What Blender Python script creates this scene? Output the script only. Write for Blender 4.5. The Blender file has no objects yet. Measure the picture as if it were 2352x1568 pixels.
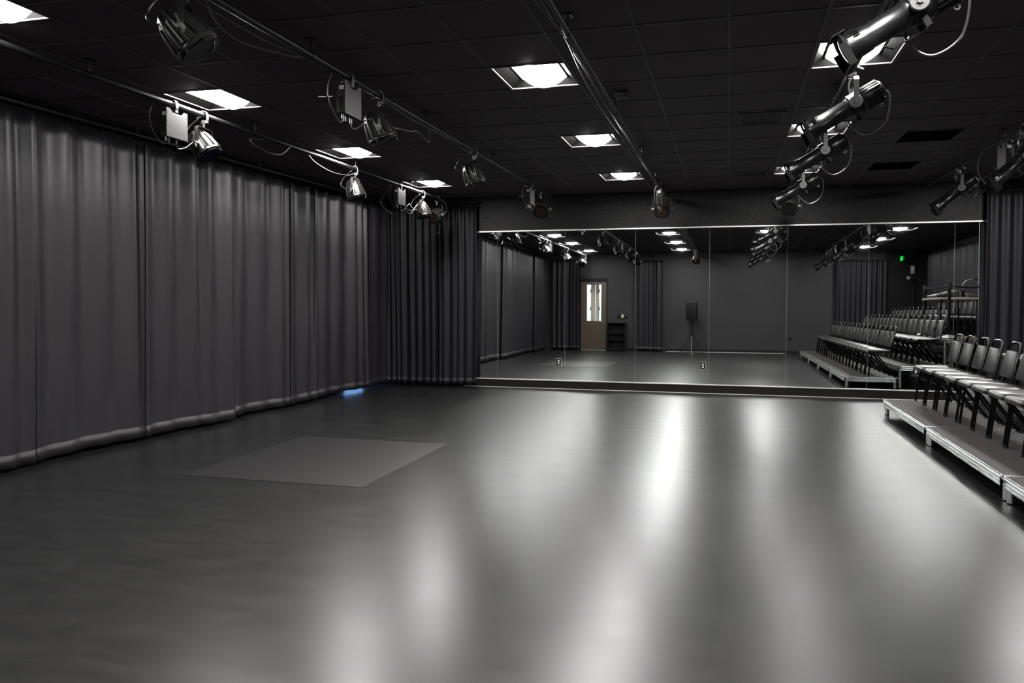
import bpy, bmesh, math, random
from math import sin, cos, pi, radians, atan2, sqrt
from mathutils import Vector, Matrix, Euler, noise

C = bpy.context.scene.collection
SC = bpy.context.scene

# ------------------------------------------------------------------ camera, world, exposure
F_PX, YAW, PITCH, ROLL = 1677.2529, 0.24027, -0.03203, 0.00236
CX, CY = 1263.565, 745.545
H, ZC = 1.518, 3.349            # eye height, ceiling height
GX, GY, S = -0.6272, 4.2871, 0.6096   # ceiling grid origin and pitch
D = 12.331                      # mirror wall
MX, PW, ZT, ZB = -5.1977, 1.2192, 2.737, 0.1495
MTILT, MYAW = 0.0071, -0.00133  # the mirrors lean back a hair

cy_, sy_ = cos(YAW), sin(YAW)
fwd = Vector((-sy_*cos(PITCH), cy_*cos(PITCH), sin(PITCH)))
right = Vector((cy_, sy_, 0)); up = right.cross(fwd)
cr, sr = cos(ROLL), sin(ROLL)
right, up = cr*right + sr*up, -sr*right + cr*up
cam_d = bpy.data.cameras.new('camera'); cam = bpy.data.objects.new('camera', cam_d); C.objects.link(cam)
m = Matrix((right, up, -fwd)).transposed().to_4x4(); m.translation = Vector((0, 0, H))
cam.matrix_world = m
cam_d.sensor_fit = 'HORIZONTAL'; cam_d.sensor_width = 36.0
cam_d.lens = F_PX/2352*36.0
cam_d.shift_x = -(CX-1176)/2352; cam_d.shift_y = (CY-784)/2352
cam_d.clip_start = 0.05; cam_d.clip_end = 100
SC.camera = cam

w = bpy.data.worlds.new('world'); SC.world = w; w.use_nodes = True
bg = w.node_tree.nodes['Background']; bg.inputs[0].default_value = (0.8, 0.85, 1.0, 1); bg.inputs[1].default_value = 0.0
SC.view_settings.view_transform = 'Standard'; SC.view_settings.look = 'None'
SC.view_settings.exposure = 0.0; SC.view_settings.gamma = 1.0
SC.view_settings.use_curve_mapping = False
SC.cycles.use_denoising = True
SC.cycles.max_bounces = 8; SC.cycles.glossy_bounces = 6; SC.cycles.diffuse_bounces = 4
SC.cycles.sample_clamp_indirect = 0.0
SC.cycles.blur_glossy = 0.3
LENS_POWER = 142.0

# ------------------------------------------------------------------ materials
def mat(name, col, rough=0.5, metal=0.0, spec=0.5, bump=None, var=None, emit=None, sheen=0.0):
    m = bpy.data.materials.new(name); m.use_nodes = True
    nt = m.node_tree; b = nt.nodes['Principled BSDF']
    b.inputs['Base Color'].default_value = (*col, 1)
    b.inputs['Roughness'].default_value = rough; b.inputs['Metallic'].default_value = metal
    b.inputs['Specular IOR Level'].default_value = spec
    if sheen: b.inputs['Sheen Weight'].default_value = sheen; b.inputs['Sheen Roughness'].default_value = .5
    tc = nt.nodes.new('ShaderNodeTexCoord')
    if var:   # (scale, amount) soft colour variation of the stuff itself
        n = nt.nodes.new('ShaderNodeTexNoise'); n.inputs['Scale'].default_value = var[0]; n.inputs['Detail'].default_value = 5
        nt.links.new(tc.outputs['Object'], n.inputs['Vector'])
        mr = nt.nodes.new('ShaderNodeMapRange'); mr.inputs['To Min'].default_value = 1-var[1]; mr.inputs['To Max'].default_value = 1+var[1]
        nt.links.new(n.outputs['Fac'], mr.inputs['Value'])
        mx = nt.nodes.new('ShaderNodeVectorMath'); mx.operation = 'SCALE'; mx.inputs[0].default_value = col
        nt.links.new(mr.outputs['Result'], mx.inputs['Scale']); nt.links.new(mx.outputs['Vector'], b.inputs['Base Color'])
    if bump:  # (scale, strength, distance)
        n = nt.nodes.new('ShaderNodeTexNoise'); n.inputs['Scale'].default_value = bump[0]; n.inputs['Detail'].default_value = 3
        nt.links.new(tc.outputs['Object'], n.inputs['Vector'])
        bp = nt.nodes.new('ShaderNodeBump'); bp.inputs['Strength'].default_value = bump[1]; bp.inputs['Distance'].default_value = bump[2]
        nt.links.new(n.outputs['Fac'], bp.inputs['Height']); nt.links.new(bp.outputs['Normal'], b.inputs['Normal'])
    if emit:
        b.inputs['Emission Color'].default_value = (*emit[0], 1); b.inputs['Emission Strength'].default_value = emit[1]
    return m

M = {}
M['ceil'] = mat('black_ceiling_tile', (0.050, 0.042, 0.050), .8, spec=.10, bump=(160, .25, .003), var=(3, .15))
M['tbar'] = mat('dark_grey_grid', (0.055, 0.050, 0.055), .5, spec=.15)
M['wall'] = mat('black_textured_paint', (0.0040, 0.0035, 0.0038), .38, spec=.17, bump=(55, 1.0, .008))
M['rear'] = mat('charcoal_paint', (0.0225, 0.0212, 0.0222), .6, spec=.12, bump=(60, .25, .003), var=(1.5, .06))
M['base'] = mat('dark_rubber_base', (0.008, 0.007, 0.0065), .5, spec=.12)
M['curtain'] = mat('charcoal_drape', (0.0095, 0.0082, 0.0108), .47, spec=.40, bump=(700, .15, .001), var=(4, .05))
M['curtain_dark'] = mat('black_drape', (0.0060, 0.0056, 0.0078), .5, spec=.22, bump=(700, .15, .001), var=(4, .05))
M['alu'] = mat('brushed_aluminium', (0.80, 0.82, 0.83), .27, metal=1.0, bump=(90, .05, .001))
M['alu_white'] = mat('pale_aluminium', (0.55, 0.55, 0.55), .35, metal=.6)
M['steel'] = mat('galvanised_steel', (0.55, 0.55, 0.55), .35, metal=.9)
M['deck'] = mat('grey_stage_deck', (0.0290, 0.0262, 0.0250), .62, spec=.10, bump=(240, .3, .002), var=(7, .12))
M['pipe'] = mat('black_pipe_paint', (0.004, 0.004, 0.004), .40, spec=.17)
M['lampblk'] = mat('black_lamp_enamel', (0.0075, 0.0073, 0.0073), .30, spec=.35, bump=(400, .05, .0006))
M['lampblk2'] = mat('black_lamp_satin', (0.0045, 0.0045, 0.005), .30, spec=.4)
M['clamp'] = mat('grey_clamp_metal', (0.07, 0.07, 0.07), .35, metal=.5)
M['bolt'] = mat('bright_bolt', (0.75, 0.75, 0.75), .2, metal=1.0)
M['knob'] = mat('pale_grey_disc', (0.045, 0.045, 0.046), .4, spec=.3)
M['cable'] = mat('grey_cable', (0.022, 0.022, 0.022), .3)
M['cable_blk'] = mat('black_cable', (0.018, 0.018, 0.018), .32)
M['plate'] = mat('light_grey_plate', (0.050, 0.048, 0.050), .5, spec=.10)
M['box'] = mat('dark_grey_box', (0.011, 0.0105, 0.0105), .5, spec=.15)
M['grille'] = mat('box_grille', (0.005, 0.005, 0.005), .6, spec=.1)
M['white'] = mat('white_label', (0.35, 0.35, 0.35), .5)
M['gel_blue'] = mat('navy_gel', (0.0012, 0.0018, 0.012), .35, spec=.12)
M['gel_amber'] = mat('amber_brown_gel', (0.012, 0.0058, 0.004), .4, spec=.15)
M['gel_black'] = mat('black_gel', (0.003, 0.003, 0.003), .5, spec=.08)
M['glassdk'] = mat('dark_lens', (0.02, 0.02, 0.025), .08)
M['vinyl'] = mat('black_vinyl', (0.0065, 0.0061, 0.0064), .31, spec=.5)
M['tube'] = mat('black_gloss_tube', (0.0018, 0.0018, 0.0019), .13, spec=.28)
M['foot'] = mat('black_rubber', (0.005, 0.005, 0.005), .6, spec=.1)
M['wood'] = mat('oak_veneer', (0.042, 0.0285, 0.0175), .45, var=(9, .12))
M['black'] = mat('matt_black', (0.0045, 0.0045, 0.0045), .5, spec=.12)
M['shelfblk'] = mat('black_laminate', (0.008, 0.0068, 0.0068), .4, spec=.12)
M['lampmat'] = mat('matt_black_lamp_sheet', (0.003, 0.003, 0.003), .5, spec=.10)
M['cream'] = mat('cream_door', (0.55, 0.52, 0.44), .5)
M['hall'] = mat('glowing_hall_wall', (0.85, 0.9, 0.95), .6, emit=((0.86, 0.94, 1.0), 1.1))
M['hall_glow'] = mat('added_corridor_glow', (0.9, 0.9, 0.9), .6, emit=((1, .97, .9), 4.5))
M['day'] = mat('daylit_window', (0.2, 0.3, 0.5), .3, emit=((0.22, 0.48, 1.0), 2.2))
M['lens'] = mat('lit_diffuser', (0.9, 0.9, 0.9), .5, emit=((1.0, 0.975, 0.945), LENS_POWER))
M['troffer'] = mat('grey_reflector', (0.0014, 0.0014, 0.0014), .5, spec=.012)
M['trim_dk'] = mat('black_troffer_trim', (0.001, 0.001, 0.001), .5, spec=.01)
M['exit'] = mat('green_exit_letters', (0.0, 0.4, 0.05), .4, emit=((0.0, 1.0, 0.08), 1.6))
M['clear'] = mat('smoked_acrylic', (0.004, 0.006, 0.004), .2, spec=.2)
M['yellow'] = mat('yellow_tape', (0.30, 0.20, 0.005), .5)
M['table'] = mat('pale_laminate_edge', (0.20, 0.185, 0.155), .45, spec=.2)
M['console'] = mat('pale_grey_console', (0.075, 0.077, 0.08), .4, spec=.3)
M['belt'] = mat('grey_belt_webbing', (0.012, 0.012, 0.0125), .6, spec=.15)
M['green'] = mat('lime_display', (0.3, 0.6, 0.05), .4, emit=((0.35, 0.8, 0.05), 0.7))
M['stroke'] = mat('offwhite_plastic', (0.16, 0.16, 0.155), .4, spec=.3)
M['switch'] = mat('black_switch_plate', (0.004, 0.004, 0.004), .4, spec=.15)
M['gasket'] = mat('seam_glass_edge', (0.20, 0.215, 0.215), .35, spec=.3)

# mirror
mm = bpy.data.materials.new('silvered_mirror'); mm.use_nodes = True
b = mm.node_tree.nodes['Principled BSDF']; b.inputs['Base Color'].default_value = (0.80, 0.835, 0.83, 1)
b.inputs['Metallic'].default_value = 1; b.inputs['Roughness'].default_value = 0.012; M['mirror'] = mm

# vinyl dance floor with a darker, glossier sub-floor showing along the stage and under the mirrors
fm = bpy.data.materials.new('grey_dance_vinyl'); fm.use_nodes = True
nt = fm.node_tree; b = nt.nodes['Principled BSDF']
def N(t, **k):
    n = nt.nodes.new(t)
    for a, v in k.items(): setattr(n, a, v)
    return n
def L(a, b_): nt.links.new(a, b_)
tc = N('ShaderNodeTexCoord'); sep = N('ShaderNodeSeparateXYZ'); L(tc.outputs['Object'], sep.inputs[0])
gtx = N('ShaderNodeMath', operation='GREATER_THAN'); gtx.inputs[1].default_value = 1.945; L(sep.outputs['X'], gtx.inputs[0])
gty = N('ShaderNodeMath', operation='GREATER_THAN'); gty.inputs[1].default_value = 11.9; L(sep.outputs['Y'], gty.inputs[0])
mxx = N('ShaderNodeMath', operation='MAXIMUM'); L(gtx.outputs[0], mxx.inputs[0]); L(gty.outputs[0], mxx.inputs[1])
mp = N('ShaderNodeMapping'); mp.inputs['Scale'].default_value = (1.0, 3.2, 1); L(tc.outputs['Object'], mp.inputs[0])
n1 = N('ShaderNodeTexNoise'); n1.inputs['Scale'].default_value = 2.2; n1.inputs['Detail'].default_value = 8; n1.inputs['Roughness'].default_value = .6; n1.inputs['Distortion'].default_value = .6; L(mp.outputs[0], n1.inputs['Vector'])
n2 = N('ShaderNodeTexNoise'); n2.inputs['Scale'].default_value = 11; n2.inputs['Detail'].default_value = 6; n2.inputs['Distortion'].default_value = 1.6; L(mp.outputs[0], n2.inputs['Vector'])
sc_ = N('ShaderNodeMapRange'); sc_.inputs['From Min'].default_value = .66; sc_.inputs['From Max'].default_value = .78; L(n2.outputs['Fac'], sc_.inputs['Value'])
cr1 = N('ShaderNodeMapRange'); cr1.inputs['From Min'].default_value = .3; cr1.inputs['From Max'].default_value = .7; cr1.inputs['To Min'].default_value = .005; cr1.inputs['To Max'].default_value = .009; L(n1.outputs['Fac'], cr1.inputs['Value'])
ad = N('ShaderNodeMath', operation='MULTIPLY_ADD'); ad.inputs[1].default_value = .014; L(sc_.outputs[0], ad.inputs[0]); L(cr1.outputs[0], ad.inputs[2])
colf = N('ShaderNodeMixRGB'); colf.inputs[1].default_value = (.06, .06, .062, 1); colf.inputs[2].default_value = (.005, .0047, .005, 1)
comb = N('ShaderNodeCombineXYZ')
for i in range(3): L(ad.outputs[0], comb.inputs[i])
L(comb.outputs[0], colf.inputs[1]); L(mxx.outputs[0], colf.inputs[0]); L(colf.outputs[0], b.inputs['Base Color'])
rr = N('ShaderNodeMapRange'); rr.inputs['From Min'].default_value = .3; rr.inputs['From Max'].default_value = .7; rr.inputs['To Min'].default_value = .285; rr.inputs['To Max'].default_value = .32; L(n1.outputs['Fac'], rr.inputs['Value'])
rm = N('ShaderNodeMix'); rm.inputs['B'].default_value = .3; L(mxx.outputs[0], rm.inputs['Factor']); L(rr.outputs[0], rm.inputs['A']); L(rm.outputs[0], b.inputs['Roughness'])
spm = N('ShaderNodeMix'); spm.inputs['A'].default_value = .42; spm.inputs['B'].default_value = .3; L(mxx.outputs[0], spm.inputs['Factor']); L(spm.outputs[0], b.inputs['Specular IOR Level'])
bp = N('ShaderNodeBump'); bp.inputs['Strength'].default_value = .05; bp.inputs['Distance'].default_value = .0005; L(n2.outputs['Fac'], bp.inputs['Height']); L(bp.outputs[0], b.inputs['Normal'])
M['floor'] = fm
M['floor_patch'] = mat('lighter_grey_vinyl', (0.0100, 0.0094, 0.0098), .35, spec=.5, var=(6, .12))

# ------------------------------------------------------------------ mesh helpers
class MB:
    """collects shapes into one mesh"""
    def __init__(s): s.v = []; s.f = []; s.mi = []; s.cur = 0
    def add(s, vs, fs):
        o = len(s.v); s.v += [Vector(p) for p in vs]
        for f in fs: s.f.append([o+i for i in f]); s.mi.append(s.cur)
    def box(s, c, d, rot=None):
        x, y, z = d[0]/2, d[1]/2, d[2]/2
        vs = [Vector((a*x, b*y, e*z)) for a in (-1, 1) for b in (-1, 1) for e in (-1, 1)]
        if rot is not None: vs = [rot @ p for p in vs]
        vs = [p+Vector(c) for p in vs]
        s.add(vs, [(0, 1, 3, 2), (4, 6, 7, 5), (0, 4, 5, 1), (2, 3, 7, 6), (0, 2, 6, 4), (1, 5, 7, 3)]); return s
    def b2(s, lo, hi): return s.box([(a+b)/2 for a, b in zip(lo, hi)], [abs(b-a) for a, b in zip(lo, hi)])
    def rbox(s, c, d, r=.01, seg=3, rot=None, fn=None):
        bm = bmesh.new(); bmesh.ops.create_cube(bm, size=1)
        for v in bm.verts: v.co = Vector((v.co.x*d[0], v.co.y*d[1], v.co.z*d[2]))
        bmesh.ops.bevel(bm, geom=bm.edges[:], offset=min(r, min(d)*.49), segments=seg, profile=.5, affect='EDGES')
        bm.verts.index_update(); vs = [v.co.copy() for v in bm.verts]
        if fn: vs = [fn(p) for p in vs]
        if rot is not None: vs = [rot @ p for p in vs]
        s.add([p+Vector(c) for p in vs], [[v.index for v in f.verts] for f in bm.faces]); bm.free(); return s
    def tube(s, pts, r, seg=8, closed=False, flat=None):
        pts = [Vector(p) for p in pts]; n = len(pts); rings = []; nrm = None
        for i, p in enumerate(pts):
            if closed: t = (pts[(i+1) % n]-pts[i-1]).normalized()
            else: t = (pts[min(i+1, n-1)]-pts[max(i-1, 0)]).normalized()
            if nrm is None:
                a = Vector((0, 0, 1)) if abs(t.z) < .9 else Vector((1, 0, 0))
                nrm = (a - t*a.dot(t)).normalized()
            else:
                nrm = nrm - t*nrm.dot(t)
                nrm = nrm.normalized() if nrm.length > 1e-6 else t.orthogonal().normalized()
            bn = t.cross(nrm)
            ra, rb = (r, r) if flat is None else flat
            rings.append([p + nrm*ra*cos(2*pi*k/seg) + bn*rb*sin(2*pi*k/seg) for k in range(seg)])
        vs = [q for rg in rings for q in rg]; fs = []
        for i in range(n if closed else n-1):
            a, b_ = i*seg, ((i+1) % n)*seg
            for k in range(seg): fs.append((a+k, a+(k+1) % seg, b_+(k+1) % seg, b_+k))
        if not closed: fs += [tuple(reversed(range(seg))), tuple((n-1)*seg+k for k in range(seg))]
        s.add(vs, fs); return s
    def strap(s, pts, width, thick, side):
        """flat bar along a path; side = direction of its width"""
        side = Vector(side).normalized(); pts = [Vector(p) for p in pts]; n = len(pts); vs = []
        for i, p in enumerate(pts):
            t = (pts[min(i+1, n-1)]-pts[max(i-1, 0)]).normalized(); q = t.cross(side).normalized()
            for a, b_ in ((-1, -1), (1, -1), (1, 1), (-1, 1)): vs.append(p+side*a*width/2+q*b_*thick/2)
        fs = []
        for i in range(n-1):
            for k in range(4): fs.append((i*4+k, i*4+(k+1) % 4, i*4+4+(k+1) % 4, i*4+4+k))
        fs += [(3, 2, 1, 0), tuple((n-1)*4+k for k in range(4))]
        s.add(vs, fs); return s
    def lathe(s, prof, seg=24, axis='X', c=(0, 0, 0), lobes=0, lamp=0.0, cap=True, square=False):
        """prof: (position along the axis, radius)"""
        vs = []
        for a, r in prof:
            for k in range(seg):
                th = 2*pi*k/seg; q = r*(1+lamp*(cos(lobes*th) if lobes else 0))
                u, v_ = q*cos(th), q*sin(th)
                p = {'X': (a, u, v_), 'Y': (u, a, v_), 'Z': (u, v_, a)}[axis]
                vs.append(Vector(p)+Vector(c))
        fs = []; n = len(prof)
        for i in range(n-1):
            for k in range(seg): fs.append((i*seg+k, i*seg+(k+1) % seg, (i+1)*seg+(k+1) % seg, (i+1)*seg+k))
        if cap: fs += [tuple(reversed(range(seg))), tuple((n-1)*seg+k for k in range(seg))]
        s.add(vs, fs); return s
    def rod(s, a, b_, r, seg=10): return s.tube([a, b_], r, seg)
    def ring(s, c, ro, ri, t, axis='X', seg=24):
        """flat washer"""
        return s.lathe([(-t/2, ri), (-t/2, ro), (t/2, ro), (t/2, ri), (-t/2, ri)], seg, axis, c, cap=False)
    def frameplate(s, ow, iw, t, seg=24):
        """square plate (in YZ, thickness along X) with a round hole of radius iw"""
        o = []; i_ = []
        for k in range(seg):
            th = 2*pi*k/seg; c_, s_ = cos(th), sin(th); q = ow/max(abs(c_), abs(s_))
            q = min(q, ow*1.12); o.append((q*c_, q*s_)); i_.append((iw*c_, iw*s_))
        vs = []
        for x in (-t/2, t/2):
            vs += [(x, *p) for p in o] + [(x, *p) for p in i_]
        fs = []; n = seg
        for k in range(n):
            k2 = (k+1) % n
            fs += [(k, n+k, n+k2, k2), (2*n+k, 2*n+k2, 3*n+k2, 3*n+k), (k, k2, 2*n+k2, 2*n+k), (n+k, 3*n+k, 3*n+k2, n+k2)]
        return vs, fs
    def xf(s, mtx):
        s.v = [mtx @ p for p in s.v]; return s
    def build(s, name, mats, parent=None, smooth=40, loc=None):
        me = bpy.data.meshes.new(name); me.from_pydata([tuple(p) for p in s.v], [], s.f); me.update()
        bm = bmesh.new(); bm.from_mesh(me); bmesh.ops.recalc_face_normals(bm, faces=bm.faces[:]); bm.to_mesh(me); bm.free()
        for m_ in (mats if isinstance(mats, (list, tuple)) else [mats]): me.materials.append(m_)
        if any(s.mi): me.polygons.foreach_set('material_index', s.mi)
        if smooth:
            me.polygons.foreach_set('use_smooth', [True]*len(me.polygons)); me.set_sharp_from_angle(angle=radians(smooth))
        o = bpy.data.objects.new(name, me); C.objects.link(o)
        if parent: o.parent = parent
        if loc: o.location = loc
        return o

def tag(o, label=None, cat=None, group=None, kind=None):
    if label: o['label'] = label
    if cat: o['category'] = cat
    if group: o['group'] = group
    if kind: o['kind'] = kind
    return o
def empty(name, loc=(0, 0, 0), rz=0):
    o = bpy.data.objects.new(name, None); C.objects.link(o); o.location = loc; o.rotation_euler = (0, 0, rz); o.empty_display_size = .1
    return o
def struct(o, label=None, cat=None):
    o['kind'] = 'structure'
    if label: o['label'] = label
    if cat: o['category'] = cat
    return o
KIDS = {}
def kids(o):
    return [c for c in bpy.data.objects if c.parent == o]
def copy_tree(o, parent=None):
    c = o.copy(); C.objects.link(c)
    if parent: c.parent = parent
    for ch in KIDS.setdefault(o.name, kids(o)):
        copy_tree(ch, c)
    return c
def catmull(pts, n=6):
    P = [Vector(p) for p in pts]; P = [2*P[0]-P[1]] + P + [2*P[-1]-P[-2]]; out = []
    for i in range(1, len(P)-2):
        for k in range(n):
            t = k/n; a, b_, c, d = P[i-1:i+3]
            out.append(.5*((2*b_)+(c-a)*t+(2*a-5*b_+4*c-d)*t*t+(3*b_-a-3*c+d)*t**3))
    out.append(P[-2]); return out

# ------------------------------------------------------------------ room shell
XL, XR, YR = -6.55, 6.05, -0.42
TH = .12
o = MB().b2((XL-TH, YR-TH, -.1), (XR+TH, D+.25, 0)).build('floor', M['floor'], smooth=0)
struct(o, 'grey vinyl dance floor with scuffs and blurred light streaks', 'floor')

lights = [(i, j) for i in (-7, -2, 2, 7) for j in (-6, -2, 2, 6, 10)]
vents_sq = [(4, 7), (4, 10)]
holes = set(lights) | set(vents_sq) | {(-7, -1)}
YOFF = {(-7, -2): .22}
cb = MB()
x0, x1, y0, y1 = XL, XR, YR, D+.12
for i in range(-11, 13):
    for j in range(-9, 15):
        if (i, j) in holes: continue
        a, b_ = max(x0, GX+i*S), min(x1, GX+(i+1)*S); c, d = max(y0, GY+j*S), min(y1, GY+(j+1)*S)
        if a >= b_ or c >= d: continue
        cb.add([(a, c, ZC), (b_, c, ZC), (b_, d, ZC), (a, d, ZC)], [(0, 3, 2, 1)])
for c, d in ((GY-2*S, GY-2*S+.22), (GY-S+.22, GY)):
    a, b_ = GX-7*S, GX-6*S; cb.add([(a, c, ZC), (b_, c, ZC), (b_, d, ZC), (a, d, ZC)], [(0, 3, 2, 1)])
cb.cur = 1
for i in range(-10, 13):
    x = GX+i*S
    if x0 < x < x1: cb.b2((x-.012, y0, ZC-.005), (x+.012, y1, ZC+.001))
for j in range(-8, 15):
    y = GY+j*S
    if y0 < y < y1:
        for a, b_ in (((x0, GX-7*S), (GX-6*S, x1)) if j in (-1, -2) else ((x0, x1),)): cb.b2((a, y-.012, ZC-.0045), (b_, y+.012, ZC+.001))
cb.cur = 0
cb.add([(x0-TH, y0-TH, ZC+.3), (x1+TH, y0-TH, ZC+.3), (x1+TH, y1+TH, ZC+.3), (x0-TH, y1+TH, ZC+.3)], [(0, 1, 2, 3)])
struct(cb.build('ceiling', [M['ceil'], M['tbar']], smooth=0), 'black suspended tile ceiling with a grey grid', 'ceiling')

struct(MB().b2((XL-TH, D+.05, 0), (XR+TH, D+.25, ZC+.3)).build('wall_far', M['wall'], smooth=0), 'black textured wall behind and above the mirrors', 'wall')
# black header above the mirrors
struct(MB().b2((XL, D-.012, ZT+.018), (XR, D+.05, ZC)).build('wall_header', M['wall'], smooth=0), 'black textured wall band above the mirrors', 'wall')
struct(MB().b2((XL-TH, YR-TH, 0), (XL, 11.55, ZC+.3)).b2((XL-TH, 11.55, 1.1), (XL, D+.1, ZC+.3)).b2((XL-TH, 12.28, 0), (XL, D+.1, 1.1)).build('wall_left', M['wall'], smooth=0), 'dark wall behind the long left curtains', 'wall')
struct(MB().b2((XL-.1, 11.55, .02), (XL-.04, 12.28, 1.1)).build('window_1', M['day'], smooth=0), 'daylit low window behind the left curtain', 'window')
struct(MB().b2((XR, YR-TH, 0), (XR+TH, D+.1, ZC+.3)).build('wall_right', M['wall'], smooth=0), 'dark wall behind the right hand curtains', 'wall')
# rear wall with a door opening
DX0, DX1, DZ = -5.08, -4.165, 2.42
rw = MB()
rw.b2((XL-TH, YR-TH, 0), (DX0, YR, ZC+.3)); rw.b2((DX1, YR-TH, 0), (XR+TH, YR, ZC+.3)); rw.b2((DX0, YR-TH, DZ), (DX1, YR, ZC+.3))
struct(rw.build('wall_rear', M['rear'], smooth=0), 'charcoal painted rear wall seen in the mirrors', 'wall')
struct(MB().b2((-2.15, YR, .0), (4.75, YR+.012, .10)).b2((-4.05, YR, 0), (-3.1, YR+.012, .1)).build('baseboard_rear', M['base'], smooth=0), 'dark rubber baseboard along the rear wall', 'baseboard')
struct(MB().b2((-2.1, YR+.012, .0), (1.75, YR+.02, .012)).build('trim_5', M['alu_white'], smooth=0), 'thin bright edge strip at the foot of the rear wall', 'trim')
struct(MB().b2((-4.40, D-.02, .008), (4.2, D+.05, ZB-.012)).build('baseboard_far', M['base'], smooth=0), 'dark baseboard under the mirrors', 'baseboard')
struct(MB().b2((-4.6, D-.024, .0), (4.2, D+.04, .009)).build('trim_3', M['alu_white'], smooth=0), 'thin bright strip along the foot of the mirror wall', 'trim')
struct(MB().b2((-5.2, D-.032, ZB-.012), (4.56, D+.04, ZB+.004)).build('trim_2', M['alu_white'], smooth=0), 'aluminium channel under the mirrors', 'trim')
struct(MB().b2((-5.2, D-.024, ZT-.002), (3.80, D+.05, ZT+.018)).build('trim_1', M['alu_white'], smooth=0), 'bright aluminium channel along the top of the mirrors', 'trim')

# mirror panels
def mirror_y(x, z): return D + MYAW*x + MTILT*(z-1.4)
MLAB = ['leftmost mirror panel, mostly covered by the corner curtain',
        'tall mirror panel with the low outlet and left curtains reflected, second from the left',
        'tall mirror panel reflecting the oak door, third from the left',
        'tall mirror panel reflecting the black speaker on its tripod and holding a low outlet',
        'middle mirror panel reflecting plain grey wall and the spotlight pipe',
        'tall mirror panel reflecting the near end of the chair risers',
        'tall mirror panel reflecting stacked rows of chairs and the exit sign',
        'rightmost mirror panel, half hidden by the right curtain']
for i in range(8):
    a, b_ = MX+i*PW+.0016, MX+(i+1)*PW-.0016
    z0, z1 = ZB+.004, ZT-.002
    r = empty('mirror_panel', ((a+b_)/2, D, 0)); ox = (a+b_)/2
    mb = MB(); vs = []
    for off in (0, .006):
        for x, z in ((a, z0), (b_, z0), (b_, z1), (a, z1)): vs.append((x-ox, mirror_y(x, z)-D+off, z))
    mb.add(vs, [(0, 1, 2, 3), (7, 6, 5, 4), (0, 4, 5, 1), (1, 5, 6, 2), (2, 6, 7, 3), (3, 7, 4, 0)])
    mb.build('glass', M['mirror'], r, smooth=0)
    sx = b_-ox+.0016; e = MB()
    e.add([(sx-.0013, mirror_y(b_, z0)-D-.001, z0), (sx+.0013, mirror_y(b_, z0)-D-.001, z0), (sx+.0013, mirror_y(b_, z1)-D-.001, z1), (sx-.0013, mirror_y(b_, z1)-D-.001, z1),
           (sx-.0013, mirror_y(b_, z0)-D+.008, z0), (sx+.0013, mirror_y(b_, z0)-D+.008, z0), (sx+.0013, mirror_y(b_, z1)-D+.008, z1), (sx-.0013, mirror_y(b_, z1)-D+.008, z1)],
          [(0, 1, 2, 3), (7, 6, 5, 4), (0, 4, 5, 1), (1, 5, 6, 2), (2, 6, 7, 3), (3, 7, 4, 0)])
    e.build('edge_strip', M['gasket'], r, smooth=0)
    tag(r, MLAB[i], 'mirror', 'mirror panels on the far wall')

# outlets set in the mirrors
def outlet(x, z, label):
    r = empty('wall_outlet', (x, mirror_y(x, z)-.001, z))
    MB().rbox((0, -.004, 0), (.07, .008, .118), .004).build('cover_plate', M['switch'], r)
    for s in (1, -1): MB().rbox((0, -.010, s*.021), (.033, .006, .031), .0028).build('receptacle', M['white'], r)
    fr = MB(); fr.b2((-.044, -.004, .062), (.044, 0, .066)); fr.b2((-.044, -.004, -.066), (.044, 0, -.062)); fr.b2((.044, -.004, -.066), (.048, 0, .066))
    fr.build('cutout_edge', M['alu_white'], r, smooth=0)
    tag(r, label, 'outlet', 'power outlets in the mirrors')
outlet(-2.865, .463, 'black plate outlet with white sockets low in the second mirror panel from the curtain')
outlet(-.412, .458, 'black plate outlet with white sockets low in the mirror under the reflected speaker')
outlet(2.82, .455, 'outlet low in the mirror just above the front row seats')

# ------------------------------------------------------------------ ceiling lights
def troffer():
    r = empty('ceiling_light'); h = S/2-.012; lw = .385/2; d = .075
    t = MB()   # sloping metal sides and ends
    t.add([(-h, -h, 0), (-lw-.012, -h, d), (-lw-.012, h, d), (-h, h, 0)], [(0, 1, 2, 3)])
    t.add([(h, -h, 0), (lw+.012, -h, d), (lw+.012, h, d), (h, h, 0)], [(3, 2, 1, 0)])
    t.add([(-h, -h, 0), (h, -h, 0), (h, -h+.004, d+.02), (-h, -h+.004, d+.02)], [(0, 1, 2, 3)])
    t.add([(-h, h, 0), (h, h, 0), (h, h-.004, d+.02), (-h, h-.004, d+.02)], [(3, 2, 1, 0)])
    t.add([(-h, -h, d+.02), (h, -h, d+.02), (h, h, d+.02), (-h, h, d+.02)], [(0, 3, 2, 1)])
    t.build('reflector', M['troffer'], r, smooth=0)
    f = MB()
    for s in (-1, 1): f.b2((s*(h-.004), -h-.012, -.006), (s*(h+.012), h+.012, .004)); f.b2((-h, s*(h-.004), -.006), (h, s*(h+.012), .004))
    f.build('frame', M['tbar'], r, smooth=0)
    for s in (-1, 1): MB().b2((s*lw, -h+.006, d-.012), (s*(lw+.012), h-.006, d+.004)).build('lens_rail', M['trim_dk'], r, smooth=0)
    l = MB(); n = 14; vs = []
    for k in range(n+1):
        u = -1+2*k/n; vs += [(u*lw, -h+.008, d-(1-u*u)*(d+.012)), (u*lw, h-.008, d-(1-u*u)*(d+.012))]
    l.add(vs, [(2*k, 2*k+1, 2*k+3, 2*k+2) for k in range(n)])
    l.add([vs[2*k] for k in range(n+1)], [tuple(range(n+1))]); l.add([vs[2*k+1] for k in range(n+1)], [tuple(reversed(range(n+1)))])
    l.build('diffuser', M['lens'], r, smooth=50)
    return r
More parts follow.
